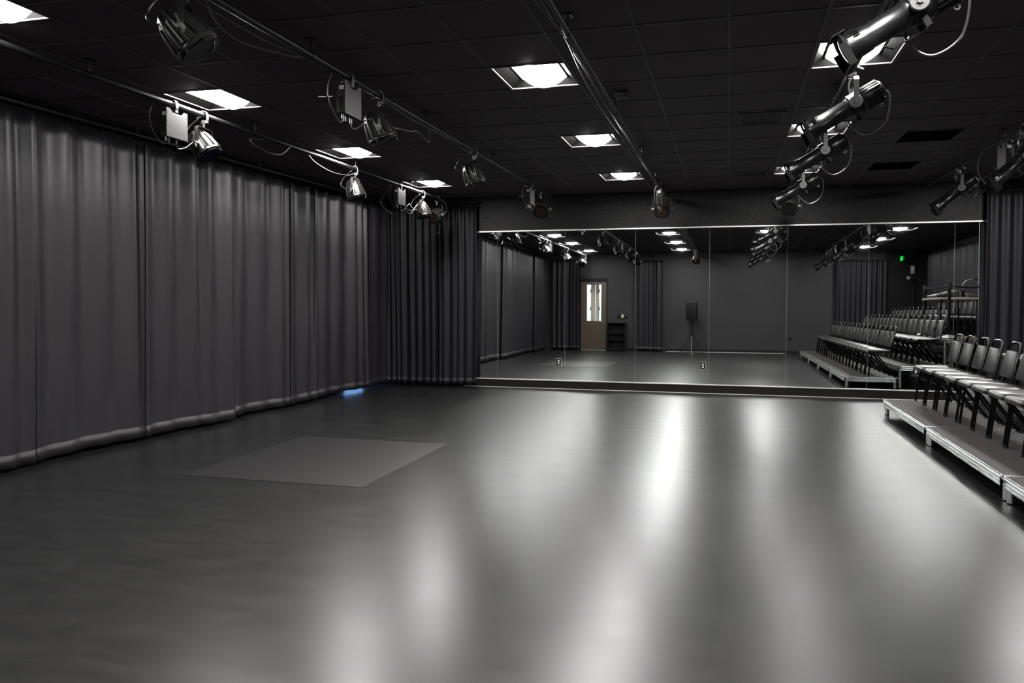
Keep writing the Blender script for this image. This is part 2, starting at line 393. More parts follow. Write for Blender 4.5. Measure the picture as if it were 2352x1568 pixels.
COLN = {-7: 'column by the left curtains', -2: 'column by the middle pipe', 2: 'column by the spotlights', 7: 'column over the chairs'}
ROWN = {-6: 'nearest the rear wall', -2: 'second from the rear wall', 2: 'third from the mirrors', 6: 'second from the mirrors', 10: 'nearest the mirrors'}
tr0 = troffer()
for k, (i, j) in enumerate(lights):
    t = tr0 if k == 0 else copy_tree(tr0)
    t.location = (GX+(i+.5)*S, GY+(j+.5)*S+YOFF.get((i, j), 0), ZC)
    tag(t, 'square lit ceiling light in the %s, %s' % (COLN[i], ROWN[j]), 'ceiling light', 'recessed square ceiling lights')

# vents
def supply(x0_, y0_, x1_, y1_, label):
    r = empty('ceiling_vent', ((x0_+x1_)/2, (y0_+y1_)/2, ZC)); hx, hy = (x1_-x0_)/2, (y1_-y0_)/2
    f = MB()
    for s in (-1, 1): f.b2((s*(hx-.02), -hy, -.010), (s*hx, hy, 0)); f.b2((-hx, s*(hy-.02), -.010), (hx, s*hy, 0))
    f.build('frame', M['tbar'], r, smooth=0)
    MB().b2((-hx, -hy, -.003), (hx, hy, -.0006)).build('backing', M['black'], r, smooth=0)
    sl = MB(); n = 14
    for k in range(n):
        x = -hx+.025+(2*hx-.05)*k/(n-1); sl.box((x, 0, -.007), (.003, 2*hy-.04, .009), Matrix.Rotation(.5, 3, 'Y'))
    sl.build('louver', M['tbar'], r, smooth=0)
    tag(r, label, 'ceiling vent', 'louvered ceiling vents')
supply(GX+1.15*S, GY+5.1*S, GX+1.87*S, GY+5.86*S, 'louvered dark vent in the ceiling tiles, nearer one left of the spotlights')
supply(GX+1.17*S, GY+10.55*S, GX+1.87*S, GY+11.1*S, 'smaller louvered dark vent in the ceiling close to the mirror wall')
for (i, j), lab in zip(vents_sq, ('black open return grille in the ceiling, nearer one right of the spotlights', 'black open return grille in the ceiling, close to the mirror wall at right')):
    r = empty('return_grille', (GX+(i+.5)*S, GY+(j+.5)*S, ZC)); h = S/2-.01
    bx = MB(); bx.add([(-h, -h, 0), (h, -h, 0), (h, h, 0), (-h, h, 0), (-h, -h, .2), (h, -h, .2), (h, h, .2), (-h, h, .2)], [(0, 1, 5, 4), (1, 2, 6, 5), (2, 3, 7, 6), (3, 0, 4, 7), (4, 5, 6, 7)])
    bx.build('duct', M['gel_black'], r, smooth=0)
    gr = MB()
    for k in range(12): gr.b2((-h, -h+2*h*k/12, .01), (h, -h+2*h*k/12+.004, .03))
    gr.build('grille', M['gel_black'], r, smooth=0)
    fr = MB()
    for s in (-1, 1): fr.b2((s*(h-.01), -h, -.006), (s*h, h, .004)); fr.b2((-h, s*(h-.01), -.006), (h, s*h, .004))
    fr.build('frame', M['tbar'], r, smooth=0)
    tag(r, lab, 'ceiling vent', 'black return grilles')
r = empty('occupancy_sensor', (GX-.5*S, GY+3.5*S, ZC)); MB().rbox((0, 0, -.022), (.12, .11, .044), .012).build('housing', M['box'], r)
MB().rbox((-.062, 0, -.02), (.006, .02, .02), .002).build('sensor_eye', M['plate'], r)
tag(r, 'small dark box sensor on the ceiling right of the middle pipe', 'sensor')

# ------------------------------------------------------------------ pipes
ZP = 3.232
PIPES = {'L': -4.745, 'M': -2.86, 'C': -1.02, 'S': .865, 'R': 2.80}
PL = {'L': 'black lighting pipe along the left curtains', 'M': 'black lighting pipe hung second from the left curtains',
      'C': 'black lighting pipe in the middle of the ceiling with cables along it', 'S': 'black lighting pipe carrying the row of long spotlights', 'R': 'black lighting pipe above the front row of chairs'}
for k, x in PIPES.items():
    r = empty('lighting_pipe', (x, 0, ZP))
    MB().tube([(0, -.3, 0), (0, 11.95, 0)], .024, 14).build('tube', M['pipe'], r)
    for y in (.6, 2.6, 4.62, 6.62, 8.7, 10.4, 11.7):
        h = MB().rod((0, y, .02), (0, y, ZC-ZP), .007, 8); h.lathe([(-.016, .0275), (.016, .0275)], 14, 'Y', (0, y, 0)); h.box((0, y, ZC-ZP-.004), (.06, .06, .008))
        h.build('hanger', M['pipe'], r)
    tag(r, PL[k], 'lighting pipe', 'ceiling lighting pipes')

# ------------------------------------------------------------------ stage lamps
def clamp_parts(root, drop):
    """C-clamp over the pipe (origin = pipe centre) with a stem down to z=-drop"""
    c = MB(); a = [(-.002, .030)]
    pts = [(0.0, 0, -.075), (.034, 0, -.05), (.036, 0, 0), (.026, 0, .026), (0, 0, .036), (-.026, 0, .026), (-.033, 0, .004)]
    c.strap(catmull(pts, 4), .03, .008, (0, 1, 0)); c.box((.012, 0, -.062), (.05, .032, .022))
    c.rod((0, 0, -.06), (0, 0, -drop), .011, 10)
    o_ = c.build('clamp', M['clamp'], root)
    bb = MB().rod((-.055, 0, -.028), (-.02, 0, -.012), .0055, 8); bb.box((-.057, 0, -.029), (.012, .014, .014)); bb.rod((.035, -.03, -.085), (-.02, -.03, -.085), .004, 8)
    bb.build('clamp_bolt', M['bolt'], o_)

def par(bodymat, gel, tilt, cable=True):
    """short fat lamp; aims along local +X, tilted down by tilt; origin = pipe centre"""
    r = empty('par_can'); drop = .12; zp = -.285   # pivot height
    clamp_parts(r, drop)
    y = MB(); hw = .138
    pts = [(0, -hw, zp), (0, -hw, -drop-.035), (0, -hw+.012, -drop-.012), (0, -hw+.04, -drop), (0, hw-.04, -drop), (0, hw-.012, -drop-.012), (0, hw, -drop-.035), (0, hw, zp)]
    y.strap(pts, .032, .005, (1, 0, 0)); y.build('yoke', M['lampblk'], r)
    body = MB()
    prof = [(-.150, .034), (-.148, .058), (-.130, .074), (-.105, .083), (-.065, .099), (-.02, .108), (.03, .115), (.066, .119)]
    body.lathe(prof, 64, 'X', lobes=8, lamp=.06)
    body.lathe([(.062, .116), (.070, .122), (.086, .122), (.09, .116)], 32, 'X')
    for k in range(8):
        th = 2*pi*(k+.5)/8
        R_ = Matrix.Rotation(th, 3, 'X'); p = R_ @ Vector((-.01, .106, 0))
        body.box(p, (.14, .014, .012), R_ @ Matrix.Rotation(.17, 3, 'Z'))
    bo = body.build('body', bodymat, r); bo.location = (0, 0, zp); bo.rotation_euler = (0, tilt, 0)
    kn = MB()
    for s in (-1, 1):
        kn.lathe([(s*.125, .02), (s*.147, .02), (s*.163, .014)], 14, 'Y'); kn.rod((-.02, s*.155, .0), (.04, s*.165, -.01), .006, 6); kn.rod((0, s*.16, 0), (-.05, s*.18, .02), .005, 6)
    kn.build('tilt_knob', M['clamp'], bo)
    vs, fs = MB().frameplate(.106, .094, .004)
    g = MB(); g.add([(v[0]+.104, v[1], v[2]) for v in vs], fs)
    for th in (.5, 2.6, 3.7, 5.8): g.box((.098, .112*cos(th), .112*sin(th)), (.022, .02, .02))
    g.box((.112, 0, .112), (.03, .03, .006))
    g.build('gel_frame', M['lampmat'], bo)
    MB().lathe([(.098, .093), (.101, .093)], 28, 'X').build('front_gel' if gel != M['glassdk'] else 'front_lens', gel, bo)
    if cable:
        cb_ = MB().tube(catmull([(-.14, 0, zp+.03), (-.20, .02, zp+.09), (-.16, .05, zp+.19), (-.07, .03, -.03), (-.03, .02, .012), (-.02, .035, .022)], 6), .0065, 7)
        cb_.build('power_cable', M['cable'], r)
    return r

def spot(tilt):
    """long ellipsoidal spotlight; aims along local +X, tilted down; origin = pipe centre, pivot .29 below"""
    r = empty('ellipsoidal_spotlight'); drop = .10; zp = -.285
    clamp_parts(r, drop)
    y = MB(); hw = .105
    pts = [(0, -hw, zp-.012), (0, -hw, -drop-.03), (0, -hw+.03, -drop), (0, hw-.03, -drop), (0, hw, -drop-.03), (0, hw, zp-.012)]
    y.strap(pts, .036, .005, (1, 0, 0)); y.build('yoke', M['knob'], r)
    b_ = MB()
    b_.lathe([(.02, .066), (.05, .070), (.06, .064), (.24, .064), (.245, .068), (.30, .070), (.345, .079), (.36, .079)], 28, 'X')
    b_.lathe([(-.055, .072), (-.05, .083), (.03, .083), (.035, .07)], 28, 'X')
    bo = b_.build('barrel', M['lampblk2'], r); bo.location = (0, 0, zp); bo.rotation_euler = (0, tilt, 0)
    h = MB().lathe([(-.06, .066), (-.08, .078), (-.12, .080), (-.19, .076), (-.215, .062), (-.222, .040)], 28, 'X')
    for k in range(20):
        th = 2*pi*k/20; R_ = Matrix.Rotation(th, 3, 'X'); h.box(R_ @ Vector((-.135, .080, 0)), (.12, .010, .005), R_)
    h.build('lamp_housing', M['lampblk2'], bo)
    fl = MB()
    for k in range(14):
        th = pi*.1+pi*.8*k/13; R_ = Matrix.Rotation(th, 3, 'X'); fl.box(R_ @ Vector((.315, .074, 0)), (.06, .008, .004), R_)
    fl.build('barrel_rib', M['lampblk'], bo)
    for s in (-1, 1):
        MB().lathe([(s*.083, .046), (s*.100, .046), (s*.104, .042)], 24, 'Y').lathe([(s*.104, .014), (s*.114, .013)], 12, 'Y').build('pivot_disc', M['knob'], bo)
    vs, fs = MB().frameplate(.092, .074, .012)
    g = MB(); g.add([(v[0]+.368, v[1], v[2]) for v in vs], fs)
    g.b2((.362, -.096, -.096), (.40, -.088, .02)); g.b2((.362, .088, -.096), (.40, .096, .02)); g.b2((.362, -.096, -.096), (.40, .096, -.088))
    g.b2((.33, -.06, .078), (.40, .06, .086))
    g.build('gel_holder', M['lampmat'], bo)
    MB().lathe([(.352, .073), (.356, .07), (.359, .04)], 24, 'X').build('front_lens', M['glassdk'], bo)
    sh = MB().strap([(-.03, 0, -.085), (.0, 0, -.115), (.17, 0, -.115), (.20, 0, -.085)], .02, .005, (0, 1, 0)); sh.box((.0, .05, -.09), (.03, .008, .05)); sh.box((.0, -.05, -.09), (.03, .008, .05))
    sh.build('handle', M['lampmat'], bo)
    MB().ring((-.16, -.0, -.098), .016, .008, .006, 'Y', 14).build('safety_eye', M['knob'], bo)
    MB().rbox((.335, -.0765, .02), (.03, .004, .018), .0015).rbox((.335, .0765, .02), (.03, .004, .018), .0015).build('sticker', M['white'], bo)
    ct = cos(tilt); st = sin(tilt); rear = Vector((-.22*ct, 0, zp+.22*st))
    c = MB().tube(catmull([rear, rear+Vector((-.05, .0, -.06)), rear+Vector((-.03, -.04, -.24)), rear+Vector((.10, -.06, -.32)), rear+Vector((.21, -.09, -.22)), (-.02, -.11, zp+.02), (.02, -.12, -.13), (.0, -.10, -.03), (0, -.06, .03)], 6), .0065, 7)
    c.build('power_cable', M['cable'], r)
    return r

def place(o, k, y, yaw, label, cat, group):
    o.location = (PIPES[k], y, ZP); o.rotation_euler = (0, 0, yaw)
    tag(o, label, cat, group)
PROTO = {}
def put_par(k, y, aim, gel, label, body='lampblk'):
    yaw = atan2(aim[1], aim[0]); tilt = atan2(-aim[2], sqrt(aim[0]**2+aim[1]**2)); key = (gel, round(tilt, 2), body)
    if key not in PROTO: o_ = PROTO[key] = par(M[body], M[gel], tilt)
    else: o_ = copy_tree(PROTO[key])
    place(o_, k, y, yaw, label, 'stage light', 'short stage lamps on the pipes')
def put_spot(k, y, aim, label):
    yaw = atan2(aim[1], aim[0]); tilt = atan2(-aim[2], sqrt(aim[0]**2+aim[1]**2)); key = ('spot', round(tilt, 2))
    if key not in PROTO: o_ = PROTO[key] = spot(tilt)
    else: o_ = copy_tree(PROTO[key])
    place(o_, k, y, yaw, label, 'stage light', 'long spotlights on the pipes')

put_par('L', 5.86, (.55, .12, -.83), 'gel_blue', 'bright lit stage lamp with navy gel beside the first grey box on the left pipe')
put_par('L', 8.68, (.30, .05, -.95), 'gel_blue', 'bright lit stage lamp with navy gel hanging alone on the left pipe')
put_par('L', 10.84, (.30, .05, -.95), 'gel_blue', 'bright stage lamp with navy gel near the far end of the left pipe')
put_par('L', 11.42, (-.35, -.75, -.5), 'gel_amber', 'last lamp on the left pipe with a brown gel facing the room')
put_par('L', 3.3, (.5, .2, -.85), 'gel_blue', 'stage lamp on the left pipe behind the viewer, seen bright in the mirror')
put_par('L', 1.12, (.2, .75, -.6), 'gel_amber', 'dark brown gelled lamp at the rear end of the left pipe, in the mirror')
put_par('M', 3.41, (.58, .32, -.75), 'gel_black', 'big dark lamp hanging top left of the picture from the second pipe')
put_par('M', 5.64, (.36, .18, -.92), 'gel_black', 'dark lamp beside the grey box on the second pipe')
put_par('M', 7.96, (.32, .15, -.93), 'gel_black', 'dark lamp hanging alone on the second pipe')
put_par('M', 11.05, (.15, -.8, -.45), 'gel_amber', 'lamp with brown gel at the mirror end of the second pipe')
put_par('M', 1.6, (.2, .3, -.9), 'gel_black', 'dark lamp at the rear end of the second pipe, seen in the mirror')
put_par('C', 11.42, (.03, -.8, -.5), 'gel_amber', 'lamp with brown gel frame at the mirror end of the middle pipe')
put_par('C', 1.9, (.05, .8, -.6), 'gel_amber', 'lamp with brown gel at the rear end of the middle pipe, seen in the mirror')
put_par('S', 11.55, (-.1, -.8, -.45), 'gel_black', 'dark square fronted lamp at the mirror end of the spotlight pipe')
A = (-.87, 0, -.49)
put_spot('S', 3.93, A, 'nearest long black spotlight, cut by the top of the picture')
put_spot('S', 5.72, A, 'second nearest long black spotlight in the row')
put_spot('S', 7.43, A, 'third nearest long black spotlight in the row')
put_spot('S', 9.55, A, 'farthest long black spotlight in the row, above the mirror edge')
put_spot('S', 1.9, A, 'long spotlight behind the viewer on the spotlight pipe, seen in the mirror')
B = (-.75, 0, -.66)
put_spot('R', 10.2, B, 'long spotlight on the right pipe in front of the mirror header')
put_spot('R', 8.12, B, 'long spotlight beside the grey box, cut by the right edge of the picture')
put_spot('R', 5.0, B, 'long spotlight on the right pipe seen only in the mirror, third from the mirror wall')
put_spot('R', 3.2, B, 'long spotlight on the right pipe seen only in the mirror, fourth from the mirror wall')
put_spot('R', 1.3, B, 'long spotlight on the right pipe seen only in the mirror, last before the rear wall')

# dimmer packs
def dimmer():
    r = empty('dimmer_pack'); z0, z1 = -.30, -.055
    p = MB()  # notched plate in the YZ plane facing +X
    pl = [(-.125, z0), (.125, z0), (.125, z1), (.085, z1), (.05, z1-.03), (0, z1-.045), (-.05, z1-.03), (-.085, z1), (-.125, z1)]
    n = len(pl); vs = [(x, a, b_) for x in (.036, .040) for a, b_ in pl]
    p.add(vs, [tuple(range(n)), tuple(reversed(range(n, 2*n)))]+[(k, (k+1) % n, n+(k+1) % n, n+k) for k in range(n)])
    po = p.build('back_plate', M['plate'], r, smooth=0)
    sc = MB()
    for a, b_ in ((-.11, z1-.025), (.11, z1-.025), (-.11, z1-.045), (.11, z1-.045), (-.118, -.17), (.118, -.17), (-.11, z0+.012), (.11, z0+.012)):
        sc.lathe([(.0395, .004), (.042, .003)], 8, 'X', (0, a, b_))
    sc.build('screw', M['box'], po)
    MB().rbox((0, 0, (z0+z1)/2-.012), (.072, .235, .21), .004, 2).build('housing', M['box'], r)
    MB().b2((-.012, -.1195, z1-.065), (.026, -.1178, z1-.035)).build('label', M['white'], r, smooth=0)
    MB().b2((-.02, -.1192, z0+.035), (.016, -.1178, z0+.125)).build('vent_grille', M['grille'], r, smooth=0)
    for k, (a, l) in enumerate(((-.09, .035), (-.06, .045), (.03, .04))):
        MB().rod((.0, a, z0+.01), (.0, a, z0-l), .011, 10).build('connector', M['clamp'], r)
    t = MB().tube(catmull([(.0, .03, z0-.03), (.0, .05, z0-.075), (.01, .13, z0-.05), (.02, .22, z0+.02), (.02, .3, z0+.06)], 6), .006, 7)
    t.build('lamp_cable', M['cable'], r)
    u = MB().tube(catmull([(0, -.16, .03), (-.03, -.2, -.03), (-.05, -.22, -.14), (-.04, -.20, -.26), (-.01, -.13, -.36), (0, -.085, z0-.05)], 6), .006, 7)
    u.build('feed_cable', M['cable'], r)
    v = MB().tube([(-.03, -.12, -.17), (-.06, -.22, -.2), (-.08, -.30, -.22)], .004, 6); v.build('data_cable', M['cable_blk'], r)
    clamp_parts(r, .1)
    return r
dim0 = dimmer()
DL = [('L', 5.48, 0, 'light grey dimmer box on the left pipe beside the lit lamp'),
      ('L', 10.0, 0, 'light grey dimmer box near the far end of the left pipe'),
      ('M', 5.14, 0, 'large light grey dimmer box on the second pipe'),
      ('M', 10.4, 0, 'grey dimmer box at the mirror end of the second pipe'),
      ('C', 10.95, 0, 'narrow grey dimmer box at the mirror end of the middle pipe'),
      ('R', 8.62, 1, 'grey dimmer box on the right pipe at the right edge of the picture'),
      ('L', .55, 0, 'grey dimmer box at the rear end of the left pipe, seen in the mirror'),
      ('C', 2.4, 0, 'grey dimmer box at the rear end of the middle pipe, seen in the mirror'),
      ('R', 2.3, 1, 'grey dimmer box on the right pipe seen only in the mirror')]
dim1 = None
for k, (p, y, flip, lab) in enumerate(DL):
    o_ = dim0 if k == 0 else copy_tree(dim0)
    o_.location = (PIPES[p], y, ZP); o_.rotation_euler = (0, 0, 0)
    if flip: o_.scale = (-1, 1, 1)
    tag(o_, lab, 'dimmer box', 'dimmer boxes on the pipes')

# loose cables along the pipes
def cable(pts, r, label, m_='cable'):
    o_ = MB().tube(catmull(pts, 8), r, 7).build('cable', M[m_]); tag(o_, label, 'cable', 'loose cables on the pipes')
xc = PIPES['C']
cable([(xc-.03, .5, ZP-.012), (xc-.03, 2.5, ZP-.014), (xc-.028, 4.4, ZP-.012), (xc-.030, 4.62, ZP-.004), (xc-.03, 4.9, ZP-.012), (xc-.03, 7, ZP-.012), (xc-.03, 9, ZP-.012), (xc-.025, 10.8, ZP-.02)], .006, 'long bright cable tied along the left side of the middle pipe')
cable([(xc-.028, 4.75, ZP-.014), (xc-.05, 5.4, ZP-.05), (xc-.055, 6.3, ZP-.07), (xc-.05, 7.4, ZP-.06), (xc-.06, 8.4, ZP-.07), (xc-.03, 9.3, ZP-.02)], .0055, 'cable sagging below the left side of the middle pipe')
cable([(xc-.035, 1.5, ZP-.01), (xc-.07, 3.0, ZP-.03), (xc-.06, 3.9, ZP-.03), (xc-.03, 4.5, ZP-.014)], .005, 'short cable joining the middle pipe at the top of the picture')
xm = PIPES['M']
cable([(xm, 3.55, ZP+.02), (xm-.1, 3.75, ZP-.06), (xm-.12, 4.0, ZP-.1), (xm-.06, 4.35, ZP-.07), (xm-.02, 4.6, ZP-.02)], .006, 'cable loop hanging under the second pipe near the top of the picture')
cable([(xm-.02, 3.3, ZP-.02), (xm-.07, 3.7, ZP-.03), (xm-.06, 4.2, ZP-.04), (xm-.02, 4.55, ZP-.02)], .006, 'cable running just below the second pipe near the top of the picture', 'cable_blk')
cable([(xm+.02, 5.7, ZP-.03), (xm+.03, 6.1, ZP-.06), (xm+.03, 6.6, ZP-.05), (xm+.02, 7.1, ZP-.03), (xm+.02, 7.6, ZP-.05), (xm+.02, 7.9, ZP-.02)], .006, 'cable strung along the second pipe between its two middle lamps', 'cable_blk')
cable([(xm+.05, 5.75, ZP-.24), (xm+.12, 6.0, ZP-.22), (xm+.10, 6.2, ZP-.18), (xm+.1, 6.45, ZP-.22), (xm+.03, 6.6, ZP-.03)], .006, 'wavy cable leaving the lamp beside the grey box on the second pipe')
xl = PIPES['L']
cable([(xl, 6.75, ZP-.03), (xl+.02, 6.5, ZP-.09), (xl+.04, 6.7, ZP-.16), (xl+.03, 7.0, ZP-.14), (xl+.02, 7.2, ZP-.02)], .006, 'looped cable under the left pipe right of the first lit lamp')
cable([(xl, 7.6, ZP-.03), (xl, 7.75, ZP-.09), (xl+.01, 8.1, ZP-.14), (xl+.02, 8.45, ZP-.12), (xl, 8.62, ZP-.07)], .006, 'bright sagging cable leading to the lone lamp on the left pipe')
cable([(xl+.02, 10.1, ZP-.36), (xl+.04, 10.3, ZP-.39), (xl+.05, 10.45, ZP-.27), (xl+.04, 10.6, ZP-.22), (xl+.05, 10.72, ZP-.30)], .007, 'bright cable arching from the far dimmer box to the left pipe lamp')
cable([(xl+.02, 10.1, ZP-.33), (xl+.04, 10.3, ZP-.345), (xl+.05, 10.5, ZP-.31), (xl+.05, 10.75, ZP-.36), (xl+.05, 10.85, ZP-.37)], .007, 'lower bright cable from the far dimmer box to the left pipe lamp')
cable([(xl, 9.75, ZP-.02), (xl-.05, 9.6, ZP-.2), (xl-.05, 9.5, ZP-.33), (xl-.02, 9.62, ZP-.42), (xl, 9.75, ZP-.46)], .006, 'thin cable dangling left of the far dimmer box on the left pipe', 'cable_blk')
xs = PIPES['S']
cable([(xs, .5, ZP-.03), (xs-.03, 2.5, ZP-.035), (xs-.02, 5, ZP-.03), (xs-.03, 8, ZP-.035), (xs-.02, 11, ZP-.03)], .007, 'black cable taped along the spotlight pipe', 'cable_blk')
xr = PIPES['R']
cable([(xr-.02, 8.5, ZP-.03), (xr-.18, 8.7, ZP-.10), (xr-.22, 8.75, ZP-.3), (xr-.14, 8.7, ZP-.46), (xr-.02, 8.5, ZP-.44)], .0075, 'bright cable loop beside the dimmer box at the right edge')

# ------------------------------------------------------------------ curtains
def curtain(p0, p1, zt, zb, label, mat_='curtain', wave=.26, amp=.035, seed=1, group='black curtains', gather=1.0, name='curtain'):
    rnd = random.Random(seed); p0, p1 = Vector((*p0, 0)), Vector((*p1, 0)); d = p1-p0; Ln = d.length; t = d/Ln; nv = Vector((-t.y, t.x, 0))
    nf = max(2, int(Ln/wave)); nx = nf*10; nz = 26
    knots = [0]
    for k in range(nf): knots.append(knots[-1]+rnd.uniform(.55, 1.6))
    sc = Ln/knots[-1]; amps = [rnd.uniform(.55, 1.25) for _ in range(nf+1)]; ph = [rnd.uniform(-1, 1) for _ in range(6)]
    def prof(u, v):       # u along (0..Ln), v 0 top .. 1 bottom
        q = u/sc; k = 0
        while k < nf-1 and q > knots[k+1]: k += 1
        f = (q-knots[k])/(knots[k+1]-knots[k]); a = amps[k]*(1-f)+amps[k+1]*f
        s1 = (-cos(2*pi*f))*a
        drift = .35*sin(u*2.1+ph[0]+v*1.2)+.25*sin(u*4.3+ph[1]-v*.9)
        soft = .62+.38*cos(v*2.2)*gather if v < .9 else .62+.38*cos(1.98)*gather
        return amp*(s1*soft*.62+drift*(.45+.6*v))+.012*v*sin(u*1.3+ph[2])
    def ztop(u): return zt+.012*sin(u/sc*2*pi*.9)-.01*abs(sin(u*5+ph[3]))
    mb = MB(); vs = []
    for i in range(nx+1):
        u = Ln*i/nx
        for j in range(nz+1):
            v = j/nz; z = ztop(u)*(1-v)+(zb+.006*sin(u*3+ph[4]))*v
            sway = .012*sin(v*3+ph[5]+u*.7)
            vs.append(p0+t*(u+sway*(v))+nv*prof(u, v)+Vector((0, 0, z)))
    fs = [(i*(nz+1)+j, (i+1)*(nz+1)+j, (i+1)*(nz+1)+j+1, i*(nz+1)+j+1) for i in range(nx) for j in range(nz)]
    mb.add(vs, fs)
    r = empty(name, (p0+p1)/2); off = (p0+p1)/2
    mb.v = [p-off for p in mb.v]
    o_ = mb.build('drape', M[mat_], r, smooth=80)
    sm = o_.modifiers.new('thick', 'SOLIDIFY'); sm.thickness = .005; sm.offset = 0
    hb = MB(); vs = []
    for i in range(nx+1):
        u = Ln*i/nx
        for v in (.962, .999):
            z = ztop(u)*(1-v)+(zb+.006*sin(u*3+ph[4]))*v
            vs.append(p0+t*(u+.012*sin(v*3+ph[5]+u*.7)*v)+nv*prof(u, v)+Vector((0, 0, z))-off)
    hb.add(vs, [(2*i, 2*i+2, 2*i+3, 2*i+1) for i in range(nx)])
    h = hb.build('hem', M[mat_], r, smooth=80); sm = h.modifiers.new('thick', 'SOLIDIFY'); sm.thickness = .0075; sm.offset = 0
    tag(r, label, 'curtain', group)
    return r
def lx(y): return -6.17+.026*(y-5)
edges = [-.25, 1.5, 3.4, 5.36, 6.66, 7.96, 9.24, 9.85, 11.4, 12.12]
CL = ['rearmost curtain panel along the left wall', 'second curtain panel from the rear along the left wall', 'third curtain panel from the rear along the left wall',
      'wide curtain panel along the left wall, second from the left picture edge', 'curtain panel on the left wall below the first grey dimmer box',
      'curtain panel on the left wall below the first lit lamp', 'narrow curtain panel right of the dark slit on the left wall',
      'curtain panel on the left wall above the blue light slit', 'last curtain panel of the left wall, at the far corner']
CL[2] = 'curtain panel cut by the left picture edge'
GAP0 = [.0, -.03, -.03, .012, -.03, -.03, -.03, -.03, -.03]; GAP1 = [-.03, -.03, .012, -.03, -.03, -.03, -.03, -.03, 0]
for k in range(9):
    a, b_ = edges[k], edges[k+1]
    hem = .035 if k < 7 else .042
    ofs = .04*(k % 2)
    curtain((lx(a)-ofs, a+GAP0[k]), (lx(b_)-ofs+.0, b_-GAP1[k]), 3.195, hem, CL[k], seed=20+k, wave=.30, amp=.075)
r = empty('curtain_rail', (-6.1, 0, 0))
MB().tube([(lx(-.2)+6.1+.05, -.2, 3.262), (lx(12.1)+6.1+.05, 12.1, 3.262)], .021, 12).build('track', M['pipe'], r)
hk = MB()
for k in range(110):
    y = -.15+12.2*k/109; hk.rod((lx(y)+6.1+.02, y, 3.26), (lx(y)+6.1, y, 3.19), .004, 5)
ho = hk.build('hooks', M['black'], r); ho['kind'] = 'stuff'
bk = MB()
for y in (.5, 2.5, 4.5, 6.5, 8.5, 10.5, 12): bk.rod((lx(y)+6.15, y, 3.262), (lx(y)+6.15, y, ZC), .008, 6)
bk.build('bracket', M['pipe'], r)
tag(r, 'long black curtain rail above the left wall curtains', 'curtain rail')

curtain((-6.02, D-.20), (-5.03, D-.20), 3.2, .03, 'dark curtain panel in the far left corner', 'curtain_dark', .12, .045, 41)
curtain((-5.02, D-.15), (-4.33, D-.12), 3.2, .03, 'dark curtain panel beside the left end of the mirrors', 'curtain_dark', .13, .05, 43)
curtain((3.72, D-.14), (4.75, D-.14), 3.2, .03, 'dark curtain panel at the right end of the mirrors', 'curtain_dark', .14, .05, 47)
curtain((4.82, D-.14), (5.78, D-.14), 3.2, .03, 'dark curtain panel in the far right corner behind the risers', 'curtain_dark', .14, .05, 48)
for k, (x0_, x1_) in enumerate(((-6.1, -5.3), (4.7, 5.9))): pass
r = empty('curtain_rail', (0, D-.10, 0)); MB().tube([(-6.0, -.02, 3.25), (-4.3, 0, 3.25)], .02, 10).build('track', M['pipe'], r); tag(r, 'short black curtain rail in the far left corner', 'curtain rail')
r = empty('curtain_rail', (0, D-.10, 0)); MB().tube([(3.7, 0, 3.25), (5.9, 0, 3.25)], .02, 10).build('track', M['pipe'], r); tag(r, 'short black curtain rail at the right end of the mirrors', 'curtain rail')
curtain((-5.06, YR+.13), (-6.05, YR+.13), 3.15, .03, 'dark curtain left of the oak door, reflected in the mirror', 'curtain_dark', .14, .05, 51)
curtain((-2.2, YR+.13), (-3.12, YR+.13), 3.1, .03, 'dark curtain on the rear wall between the shelf and the speaker, in the mirror', 'curtain_dark', .14, .05, 52)
curtain((4.78, YR+.13), (3.28, YR+.13), 3.05, .05, 'dark curtain on the rear wall behind the chair risers, in the mirror', 'curtain_dark', .15, .05, 53)
RL = ['rearmost curtain panel on the right wall', 'second curtain panel from the rear on the right wall', 'middle curtain panel on the right wall behind the top chairs', 'curtain panel on the right wall behind the control table', 'right wall curtain panel closest to the mirrors']
re_ = [.3, 2.6, 4.9, 7.2, 9.5, 12.1]
for k in range(5):
    curtain((5.84, re_[k+1]-.01), (5.84, re_[k]+.01), 3.15, .03, RL[k]+', seen in the mirror', 'curtain_dark', .17, .045, 60+k)

# ------------------------------------------------------------------ floor patch
o_ = MB().b2((-4.62, 5.36, .0), (-2.885, 7.23, .003)).build('floor_mat', M['floor_patch'], smooth=0)
tag(o_, 'lighter grey square of vinyl lying on the floor near the left curtains', 'floor mat')

